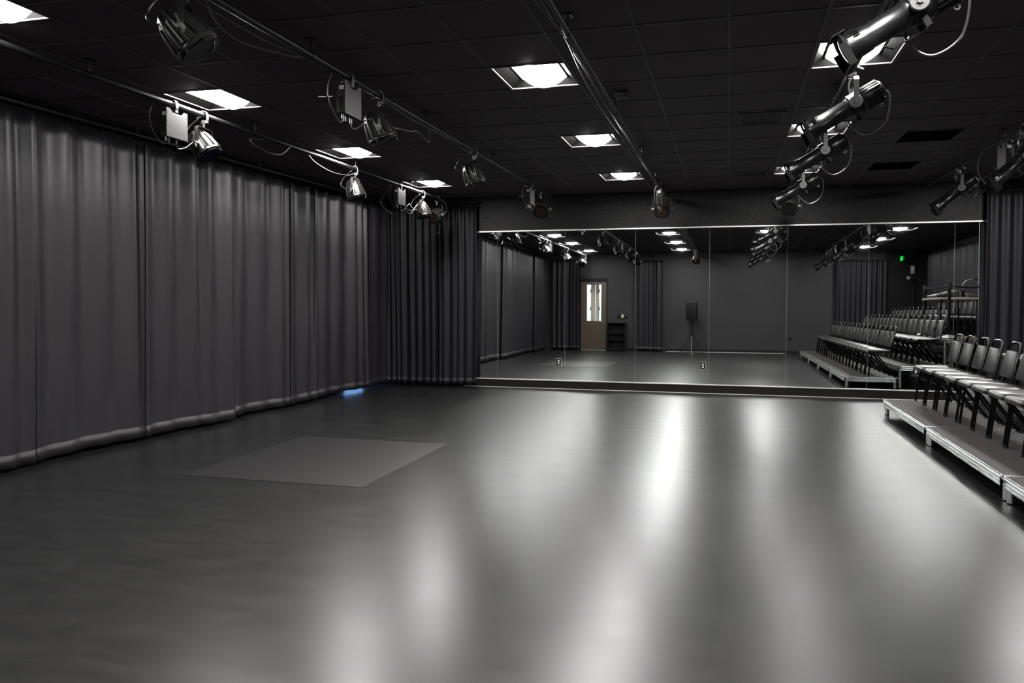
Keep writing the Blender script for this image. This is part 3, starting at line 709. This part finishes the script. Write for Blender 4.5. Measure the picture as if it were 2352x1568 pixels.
# ------------------------------------------------------------------ risers
def platform(x0_, x1_, y0_, y1_, zt, label, group='aluminium stage risers'):
    cx, cy = (x0_+x1_)/2, (y0_+y1_)/2; hx, hy = (x1_-x0_)/2-.003, (y1_-y0_)/2-.003; fh = .088
    r = empty('stage_platform', (cx, cy, 0))
    MB().b2((-hx+.006, -hy+.006, zt-.02), (hx-.006, hy-.006, zt)).build('deck', M['deck'], r, smooth=0)
    cut = .055
    def rail(a, b_, n):   # ribbed extrusion from a to b, outward normal n
        mb = MB(); a, b_, n = Vector(a), Vector(b_), Vector(n)
        pr_ = [(0, zt+.002), (.0, zt-.013), (.004, zt-.016), (.004, zt-.036), (.001, zt-.039), (.001, zt-.043), (.004, zt-.046), (.004, zt-.066), (.001, zt-.069), (.001, zt-.072), (.004, zt-.075), (.004, zt-fh), (-.026, zt-fh), (-.026, zt-.02), (-.008, zt-.02), (-.008, zt+.002)]
        k = len(pr_); vs = []
        for q in (a, b_): vs += [(q.x+n.x*o1, q.y+n.y*o1, z) for o1, z in pr_]
        mb.add(vs, [(i, (i+1) % k, k+(i+1) % k, k+i) for i in range(k)]+[tuple(range(k)), tuple(reversed(range(k, 2*k)))])
        return mb
    for a, b_, n in (((-hx, -hy+cut), (-hx, hy-cut), (-1, 0)), ((hx, -hy+cut), (hx, hy-cut), (1, 0)), ((-hx+cut, -hy), (hx-cut, -hy), (0, -1)), ((-hx+cut, hy), (hx-cut, hy), (0, 1))):
        rail((*a, 0), (*b_, 0), (*n, 0)).build('side_rail', M['alu'], r, smooth=0)
    for sx in (-1, 1):
        for sy in (-1, 1):
            c = MB(); lx_, ly_ = sx*(hx-.045), sy*(hy-.045)
            # corner casting: top lip, inner web
            c.b2((sx*hx, sy*hy, zt-.022), (sx*(hx-cut), sy*(hy-.009), zt+.0015)); c.b2((sx*hx, sy*hy, zt-.022), (sx*(hx-.009), sy*(hy-cut), zt+.0015))
            c.b2((sx*(hx-cut), sy*hy, zt-fh), (sx*(hx-cut-.006), sy*(hy-cut), zt)); c.b2((sx*hx, sy*(hy-cut), zt-fh), (sx*(hx-cut), sy*(hy-cut-.006), zt))
            c.b2((sx*hx, sy*hy, zt-.03), (sx*(hx-.012), sy*(hy-.03), zt-.02))
            c.build('corner_casting', M['alu_white'], r, smooth=0)
            lg = MB().lathe([(.008, .027), (zt-.02, .027)], 18, 'Z', (lx_, ly_, 0))
            lo = lg.build('leg', M['alu'], r)
            MB().lathe([(0, .029), (.010, .029)], 16, 'Z', (lx_, ly_, 0)).build('leg_pad', M['foot'], lo)
    bt = MB()
    for sy in (-1, 1): bt.lathe([(-.006, .006), (0, .005)], 8, 'X', (-hx+.02, sy*(hy-.05), zt-.078))
    bt.build('bolt', M['bolt'], r)
    tag(r, label, 'stage platform', group)
T1, T2, T3, T4 = .203, .406, .61, .81
Y1 = [10.63, 8.42, 6.17, 3.92, 1.67]
for k in range(4):
    platform(2.03, 2.925, Y1[k+1], Y1[k], T1, ['low front riser nearest the mirrors', 'low front riser, second from the mirrors,', 'low front riser, third from the mirrors, seen in reflection', 'low front riser farthest from the mirrors, seen in reflection'][k]+' under the first chair row')
Y2 = [10.5, 8.25, 6.0, 3.75, 1.5]
for k in range(4):
    platform(2.94, 3.82, Y2[k+1], Y2[k], T2, ['second step riser nearest the mirrors', 'second step riser, next one from the mirrors', 'second step riser, third from the mirrors', 'second step riser farthest from the mirrors'][k]+' under the second chair row')
Y3 = [7.3, 5.05, 2.8, .55]
for k in range(3):
    platform(3.84, 4.72, Y3[k+1], Y3[k], T3, ['third step riser beside the control platform', 'middle riser of the third step', 'third step riser closest to the rear wall'][k]+' under the third chair row')
Y4 = [8.5, 6.25, 4.0, 1.75]
for k in range(3):
    platform(4.86, 5.72, Y4[k+1], Y4[k], T4, ['top riser closest to the mirrors', 'middle top riser', 'top riser closest to the rear wall'][k]+' under the last chair row')
platform(3.86, 4.80, 7.36, 9.75, .88, 'tall control platform with the table and belt posts, seen in the mirror')

# ------------------------------------------------------------------ chairs
def banquet_chair():
    r = empty('banquet_chair'); R_ = .0138
    def fr(s):
        y = s*.188
        return y
    def seatfn(p):   # rounded waterfall seat
        q = Vector(p); w_ = 1-.10*max(0, (q.x+.0)/.2)*.6; q.y *= w_
        if q.x < -.12: q.z -= (q.x+.12)**2*2.2
        q.z += .006*(1-(q.y/.2)**2)*(1 if q.z > 0 else 0)
        return q
    MB().rbox((-.015, 0, .458), (.415, .405, .058), .026, 4, fn=seatfn).build('seat', M['vinyl'], r, smooth=60)
    MB().rbox((-.015, 0, .424), (.37, .36, .012), .004, 2).build('seat_pan', M['tube'], r)
    def backfn(p):
        q = Vector(p); f = (q.z+.14)/.28; q.y *= 1-.16*f; q.x += .010*(1-(q.y/.18)**2)*(1 if q.x < 0 else .3)*-1
        return q
    tl = Matrix.Rotation(.235, 3, 'Y')
    MB().rbox((.218, 0, .672), (.040, .335, .285), .018, 4, rot=tl, fn=backfn).build('backrest', M['vinyl'], r, smooth=60)
    # back frame: seat rail -> upright -> arch
    half = [(-.108, .192, .424), (-.05, .192, .420), (.09, .190, .414), (.145, .188, .422), (.172, .186, .455), (.188, .182, .53), (.222, .172, .68), (.252, .160, .80), (.266, .148, .855), (.273, .122, .882), (.276, .075, .893), (.277, 0, .895)]
    pts = half + [(x, -y, z) for x, y, z in reversed(half[:-1])]
    MB().tube(catmull(pts, 3), R_, 8).build('back_frame', M['tube'], r, smooth=70)
    for s in (1, -1):
        MB().tube(catmull([(-.105, s*.192, .424), (-.130, s*.192, .414), (-.142, s*.192, .388), (-.162, s*.194, .24), (-.190, s*.196, .012)], 4), R_, 8).build('leg', M['tube'], r, smooth=70)
    for s in (1, -1):
        MB().tube([(-.06, s*.176, .414), (-.03, s*.177, .37), (.235, s*.190, .012)], R_, 8).build('leg', M['tube'], r, smooth=70)
    st = MB().rod((-.03, -.177, .372), (-.03, .177, .372), .008, 8); st.rod((-.11, -.19, .41), (-.11, .19, .41), .008, 8); st.rod((.08, -.185, .405), (.08, .185, .405), .008, 8)
    st.build('stretcher', M['tube'], r)
    ft = MB()
    for x, y in ((-.190, .196), (.237, .191)):
        for s in (1, -1): ft.lathe([(0, .0165), (.022, .0165), (.026, .014)], 10, 'Z', (x, s*y, 0))
    ft.build('foot_cap', M['foot'], r)
    return r
ORD = 'first second third fourth fifth sixth seventh eighth ninth tenth eleventh twelfth thirteenth fourteenth fifteenth sixteenth seventeenth eighteenth nineteenth'.split()
ch0 = banquet_chair(); used = False
def row(xc, z, ys, rowname, seed):
    global used
    rnd = random.Random(seed)
    for k, y in enumerate(ys):
        c = copy_tree(ch0) if used else ch0; used = True
        c.location = (xc+rnd.uniform(-.008, .008), y+rnd.uniform(-.006, .006), z); c.rotation_euler = (0, 0, rnd.uniform(-.02, .02))
        tag(c, 'black padded banquet chair, %s from the mirrors in the %s' % (ORD[k], rowname), 'chair', 'chairs of the '+rowname)
row(2.630, T1+.001, [10.40-.466*k for k in range(18)], 'front row', 1)
row(3.515, T2+.001, [10.0-.466*k for k in range(18)], 'second row', 2)
row(4.41, T3+.001, [6.95-.466*k for k in range(13)], 'third row', 3)
row(5.31, T4+.001, [8.2-.466*k for k in range(13)], 'last row', 4)

# ------------------------------------------------------------------ control platform things
ZB_ = .8805
def stanchion(x, y, label, belt_to=None):
    r = empty('belt_post', (x, y, ZB_))
    MB().lathe([(0, .165), (.012, .165), (.022, .15), (.055, .05), (.07, .034)], 28, 'Z').build('base', M['stroke'], r)
    MB().lathe([(-.0, .168), (.012, .168)], 28, 'Z').build('base_ring', M['foot'], r)
    MB().lathe([(.06, .031), (.93, .031)], 18, 'Z').build('post', M['black'], r)
    MB().lathe([(.93, .036), (1.055, .036), (1.065, .03)], 18, 'Z').build('belt_head', M['black'], r)
    tag(r, label, 'belt post', 'belt barrier posts')
    return r
stanchion(4.03, 9.45, 'black belt post nearer the mirrors on the control platform')
stanchion(4.05, 7.54, 'black belt post farther from the mirrors on the control platform')
def belt(a, b_, label, tw=.0, sag=.03):
    a, b_ = Vector(a), Vector(b_); mb = MB(); vs = []; n = 16; d = (b_-a); t = Vector((d.x, d.y, 0)).normalized(); nv = Vector((-t.y, t.x, 0))
    for k in range(n+1):
        f = k/n; p = a+d*f+Vector((0, 0, -sag*4*f*(1-f))); an = tw*sin(f*pi); hv = Vector((0, 0, cos(an)))*.025+nv*sin(an)*.025
        vs += [p+hv, p-hv]
    mb.add(vs, [(2*k, 2*k+1, 2*k+3, 2*k+2) for k in range(n)]); o_ = mb.build('barrier_belt', M['belt'], smooth=60)
    sm = o_.modifiers.new('thick', 'SOLIDIFY'); sm.thickness = .002
    tag(o_, label, 'barrier belt', 'barrier belts')
belt((4.05, 7.58, ZB_+1.0), (4.03, 9.41, ZB_+1.0), 'twisted grey barrier belt between the two black posts', 1.2)
belt((4.07, 9.45, ZB_+1.0), (4.66, 9.5, ZB_+.99), 'grey barrier belt running right from the nearer post', .2)
r = empty('control_table', (4.32, 8.40, ZB_))
MB().rbox((0, 0, .76), (.74, 1.3, .042), .004, 2).build('tabletop', M['table'], r)
for sx in (-1, 1):
    for sy in (-1, 1): MB().rod((sx*.32, sy*.60, 0), (sx*.32, sy*.60, .74), .017, 10).build('leg', M['black'], r)
tag(r, 'pale topped control table on the tall platform, seen in the mirror', 'table')
zt_ = ZB_+.7815
r = empty('lighting_console', (4.18, 8.36, zt_)); rt = Matrix.Rotation(-.24, 3, 'Y')
MB().rbox((0, 0, .085), (.44, .6, .035), .006, 2, rot=rt).build('case', M['console'], r); MB().b2((-.15, -.26, .0), (.17, .26, .05)).build('stand', M['black'], r)
fd = MB()
for k in range(12): fd.box(rt @ Vector((-.05, -.25+k*.045, .022))+Vector((0, 0, .085)), (.03, .012, .012), rt)
fd.build('faders', M['black'], r); tag(r, 'pale grey tilted lighting console on the control table', 'lighting console')
r = empty('speaker_monitor', (4.42, 8.78, zt_)); MB().rbox((0, 0, .07), (.10, .10, .14), .006, 2).build('case', M['black'], r); MB().b2((-.045, .05, .01), (-.02, .053, .13)).build('front_strip', M['console'], r); tag(r, 'small black box standing on the front of the control table', 'box')
r = empty('desk_lamp', (4.56, 8.7, zt_)); MB().lathe([(0, .04), (.012, .04), (.018, .02)], 16, 'Z').build('base', M['black'], r)
MB().tube(catmull([(0, 0, .015), (-.06, 0, .12), (-.1, 0, .24), (-.02, 0, .34), (.10, 0, .36)], 6), .006, 7).build('gooseneck', M['steel'], r); MB().lathe([(.10, .012), (.17, .02)], 10, 'X', (0, 0, .36)).build('lamp_head', M['black'], r); tag(r, 'thin gooseneck lamp on the control table', 'desk lamp')
r = empty('laptop', (4.60, 8.86, zt_)); MB().rbox((0, 0, .008), (.16, .22, .014), .004, 2).build('keyboard_base', M['black'], r); MB().rbox((-.01, 0, .045), (.19, .2, .012), .004, 2, rot=Matrix.Rotation(.3, 3, 'Y')).build('screen', M['console'], r); tag(r, 'half closed pale laptop at the right end of the control table', 'laptop')
o_ = MB().tube(catmull([(4.22, 9.55, ZB_+.012), (4.28, 9.6, ZB_+.02), (4.34, 9.56, ZB_+.022), (4.42, 9.6, ZB_+.014)], 6), .012, 8).build('coiled_strap', M['yellow']); tag(o_, 'short yellow strap lying on the edge of the control platform', 'strap')
r = empty('standing_pipe', (4.55, 9.45, 0)); MB().tube([(0, 0, ZB_), (0, 0, ZC-.002)], .026, 14).build('pole', M['steel'], r); MB().lathe([(0, .05), (.012, .05)], 16, 'Z', (0, 0, ZB_)).build('flange', M['steel'], r); tag(r, 'tall silver pole from the control platform to the ceiling', 'pole')

# ------------------------------------------------------------------ rear wall things (all seen in the mirrors)
r = empty('door_1', ((DX0+DX1)/2, YR-.03, 0)); hw = (DX1-DX0)/2
lz0, lz1, lx0, lx1 = 1.02, 2.28, -.245, .265
lf = MB(); lf.b2((-hw+.01, -.022, .012), (hw-.01, .022, lz0)); lf.b2((-hw+.01, -.022, lz1), (hw-.01, .022, DZ-.03)); lf.b2((-hw+.01, -.022, lz0), (lx0, .022, lz1)); lf.b2((lx1, -.022, lz0), (hw-.01, .022, lz1))
lf.build('door_leaf', M['wood'], r, smooth=0)
gl = MB().b2((lx0, -.003, lz0), (lx1, .003, lz1)).build('vision_pane', None or M['clear'], r, smooth=0)
gm = bpy.data.materials.new('clear_glass'); gm.use_nodes = True; pb = gm.node_tree.nodes['Principled BSDF']; pb.inputs['Transmission Weight'].default_value = 1; pb.inputs['Roughness'].default_value = 0; pb.inputs['IOR'].default_value = 1.05
gl.data.materials[0] = gm
hd = MB().rod((hw-.07, .022, .98), (hw-.07, .07, .98), .012, 10); hd.rod((hw-.07, .065, .98), (hw-.19, .065, .975), .010, 10); hd.lathe([(.022, .028), (.030, .028)], 16, 'Y', (hw-.07, 0, .98)); hd.build('door_handle', M['clamp'], r)
MB().b2((-hw+.02, -.02, .0), (hw-.02, .024, .012)).build('threshold', M['alu_white'], r, smooth=0)
fr = MB(); fr.b2((-hw-.03, -.05, DZ-.03), (hw+.03, .05, DZ+.08)); fr.b2((-hw-.03, -.05, 0), (-hw+.008, .04, DZ)); fr.b2((hw-.008, -.05, 0), (hw+.03, .04, DZ)); fr.build('door_frame', M['black'], r, smooth=0)
struct(r, 'oak door with a tall glass pane, reflected in the mirror', 'door')
hallx = (DX0+DX1)/2
struct(MB().b2((DX0-.6, YR-1.4, 2.7), (DX1+.6, YR-TH, 2.72)).build('ceiling_corridor_glow', M['hall_glow'], smooth=0), 'added glowing corridor ceiling that lights the cream leaves beyond the oak door', 'ceiling')  # unseen glowing ceiling, added to light the cream leaves
o_ = MB().b2((DX0-.6, YR-1.42, 0), (DX1+.6, YR-1.40, 2.7)).build('wall_corridor', M['hall'], smooth=0); struct(o_, 'corridor wall beyond the oak door, given a glow to look lit', 'wall')  # the wall itself glows in place of light falling on it
for k, (a, b_) in enumerate(((-.10, .055), (.075, .185))):
    a -= .06; b_ -= .06; r = empty('door_%d' % (k+3), (hallx+a, YR-.36, 0)); MB().b2((0, -.02, 0), (b_-a, .02, 2.5)).build('door_leaf', M['cream'], r, smooth=0)
    hg = MB()
    for z in (1.45, 2.07): hg.b2(((-.025 if k == 0 else b_-a), .0, z-.055), ((0 if k == 0 else b_-a+.025), .03, z+.055))
    hg.build('hinge', M['black'], r, smooth=0); struct(r, ['cream cupboard leaf beyond the door pane, left one', 'cream cupboard leaf beyond the door pane, right one'][k], 'door')
r = empty('low_bookcase', (-3.77, YR+.17, 0)); bw = .31
cs = MB(); cs.b2((-bw, -.155, 0), (-bw+.02, .15, .97)); cs.b2((bw-.02, -.155, 0), (bw, .15, .97)); cs.b2((-bw, -.155, .95), (bw, .15, .972)); cs.b2((-bw, -.155, .02), (bw, -.145, .95)); cs.build('case', M['shelfblk'], r, smooth=0)
for z in (.03, .37, .60): MB().b2((-bw+.02, -.145, z), (bw-.02, .145, z+.02)).build('shelf', M['shelfblk'], r, smooth=0)
tag(r, 'low black open bookcase beside the oak door, in the mirror', 'bookcase')
for x, lab in ((-3.735, 'black switch plate above the bookcase, left one'), (-3.485, 'black switch plate above the bookcase, right one')):
    r = empty('light_switch', (x, YR, 1.175)); MB().rbox((0, .006, 0), (.085, .012, .13), .004, 2).build('cover_plate', M['switch'], r); MB().rbox((0, .014, 0), (.03, .008, .06), .003, 2).build('toggle', M['black'], r); tag(r, lab, 'light switch', 'switches on the rear wall')
r = empty('wall_keypad', (-3.605, YR, 1.18)); MB().rbox((0, .007, 0), (.085, .014, .15), .004, 2).build('body', M['switch'], r); MB().b2((-.034, .014, -.01), (.034, .017, .072)).build('label', M['white'], r, smooth=0); MB().b2((-.03, .014, -.035), (.03, .017, -.012)).build('display', M['green'], r, smooth=0); tag(r, 'keypad with white label and green strip between the two switches', 'keypad')
r = empty('wall_outlet', (1.915, YR, .50)); MB().rbox((0, .005, 0), (.075, .01, .12), .004, 2).build('cover_plate', M['switch'], r); MB().rbox((0, .012, .02), (.03, .006, .03), .002, 2).build('receptacle', M['black'], r); tag(r, 'black outlet on the plain rear wall, in the mirror', 'outlet')
# speaker on a tripod
r = empty('loudspeaker', (-1.23, .05, 1.07)); rs = Matrix.Rotation(.12, 3, 'Z')
def spf(p):
    q = Vector(p); q.x *= 1-.12*(0 if q.y > 0 else 1); return q
MB().rbox((0, 0, .31), (.35, .32, .62), .02, 3, rot=rs, fn=spf).build('cabinet', M['black'], r)
MB().rbox((0, .162, .31), (.31, .008, .56), .003, 2, rot=None).build('grille', M['grille'], r); tag(r, 'black loudspeaker on a tripod against the rear wall, in the mirror', 'speaker')
r = empty('speaker_stand', (-1.23, .05, 0)); MB().rod((0, 0, .62), (0, 0, 1.07), .02, 12).build('upper_pole', M['black'], r)
MB().rod((0, 0, .02), (0, 0, .62), .018, 12).build('lower_pole', M['alu'], r); MB().lathe([(.56, .034), (.66, .034)], 14, 'Z').build('collar', M['black'], r)
for a in (radians(5), radians(175), radians(270)):
    L_ = .34 if a < 4 else .25
    lg = MB().rod((.03*cos(a), .03*sin(a), .60), (L_*cos(a), L_*sin(a), .02), .012, 8).build('leg', M['black'], r)
    MB().rod((.02*cos(a), .02*sin(a), .18), (L_*.6*cos(a), L_*.6*sin(a), .25), .007, 6).build('brace', M['black'], lg)
    MB().lathe([(0, .018), (.03, .016)], 10, 'Z', (L_*cos(a), L_*sin(a), 0)).build('rubber_foot', M['foot'], lg)
tag(r, 'tripod speaker stand with silver lower pole, in the mirror', 'speaker stand')
# unlit rear right corner, its shade put in as a black door and strip
r = empty('door_2', (5.2, YR+.02, 0)); MB().b2((-.36, -.02, 0), (.36, .02, 2.3)).build('door_leaf', M['black'], r, smooth=0)
fr = MB(); fr.b2((-.42, -.02, 0), (-.36, .03, 2.36)); fr.b2((.36, -.02, 0), (.42, .03, 2.36)); fr.b2((-.42, -.02, 2.3), (.42, .03, 2.36)); fr.build('door_frame', M['shelfblk'], r, smooth=0)
MB().rod((-.3, .02, 1), (-.3, .07, 1), .012, 8).rod((-.3, .065, 1), (-.18, .065, 1), .009, 8).build('door_handle', M['clamp'], r); struct(r, 'door in the unlit corner under the exit sign, its shade put in as black', 'door')
struct(MB().b2((4.78, YR, 0), (XR, YR+.004, ZC)).build('trim_shade', M['wall'], smooth=0), 'rear wall strip in the right corner, blackened in place of shade', 'trim')  # black sheet over the charcoal wall, stands in for shade
# exit sign, flag mounted so it is seen almost edge-on
r = empty('exit_sign', (5.215, YR+.20, 3.06)); r.rotation_euler = (0, 0, radians(91))
MB().rbox((0, 0, 0), (.33, .03, .20), .005, 2).build('case', M['clear'], r)
def letters(txt, hgt, xs, parent, yy, sgn):
    mb = MB(); st = hgt*.17; wd = hgt*.55; x = xs
    for ch in txt:
        def seg(ax, az, bx, bz):
            a, b_ = Vector((ax, 0, az)), Vector((bx, 0, bz)); d = (b_-a); L2 = d.length+ (st*.0)
            mb.box((sgn*(x+(ax+bx)/2), yy, (az+bz)/2), (L2, .004, st), Matrix.Rotation(-sgn*atan2(bz-az, bx-ax), 3, 'Y'))
        h2 = hgt/2
        if ch == 'E': seg(0, -h2, wd, -h2), seg(0, 0, wd*.8, 0), seg(0, h2, wd, h2), seg(st/2, -h2-st/2, st/2, h2+st/2)
        elif ch == 'X': seg(0, -h2, wd, h2), seg(0, h2, wd, -h2)
        elif ch == 'I': seg(wd/2, -h2-st/2, wd/2, h2+st/2)
        elif ch == 'T': seg(0, h2, wd, h2), seg(wd/2, -h2-st/2, wd/2, h2)
        x += wd*(1.3 if ch != 'I' else 1.2)
    return mb.build('lettering', M['exit'], parent, smooth=0)
letters('EXIT', .115, -.145, r, .018, 1); letters('EXIT', .115, -.145, r, -.018, -1)
MB().b2((-.185, -.02, -.03), (-.16, .02, .03)).build('mount', M['black'], r, smooth=0)
tag(r, 'green lit EXIT sign high in the dark rear corner, in the mirror', 'exit sign')
r = empty('fire_alarm', (5.56, YR+.02, 2.72)); MB().rbox((0, .02, 0), (.12, .04, .27), .015, 3).build('body', M['stroke'], r); MB().lathe([(.04, .04), (.055, .03)], 18, 'Y', (0, 0, .03)).build('strobe_lens', M['white'], r); tag(r, 'white fire alarm strobe on the wall below the exit sign', 'fire alarm')
r = empty('emergency_light', (5.43, YR+.02, 2.46)); MB().rbox((.07, .02, 0), (.16, .05, .06), .008, 2).build('body', M['box'], r); MB().lathe([(.045, .05), (.075, .058), (.08, .05)], 20, 'Y').build('lamp_head', M['stroke'], r); tag(r, 'small round white emergency lamp below the fire alarm', 'emergency light')
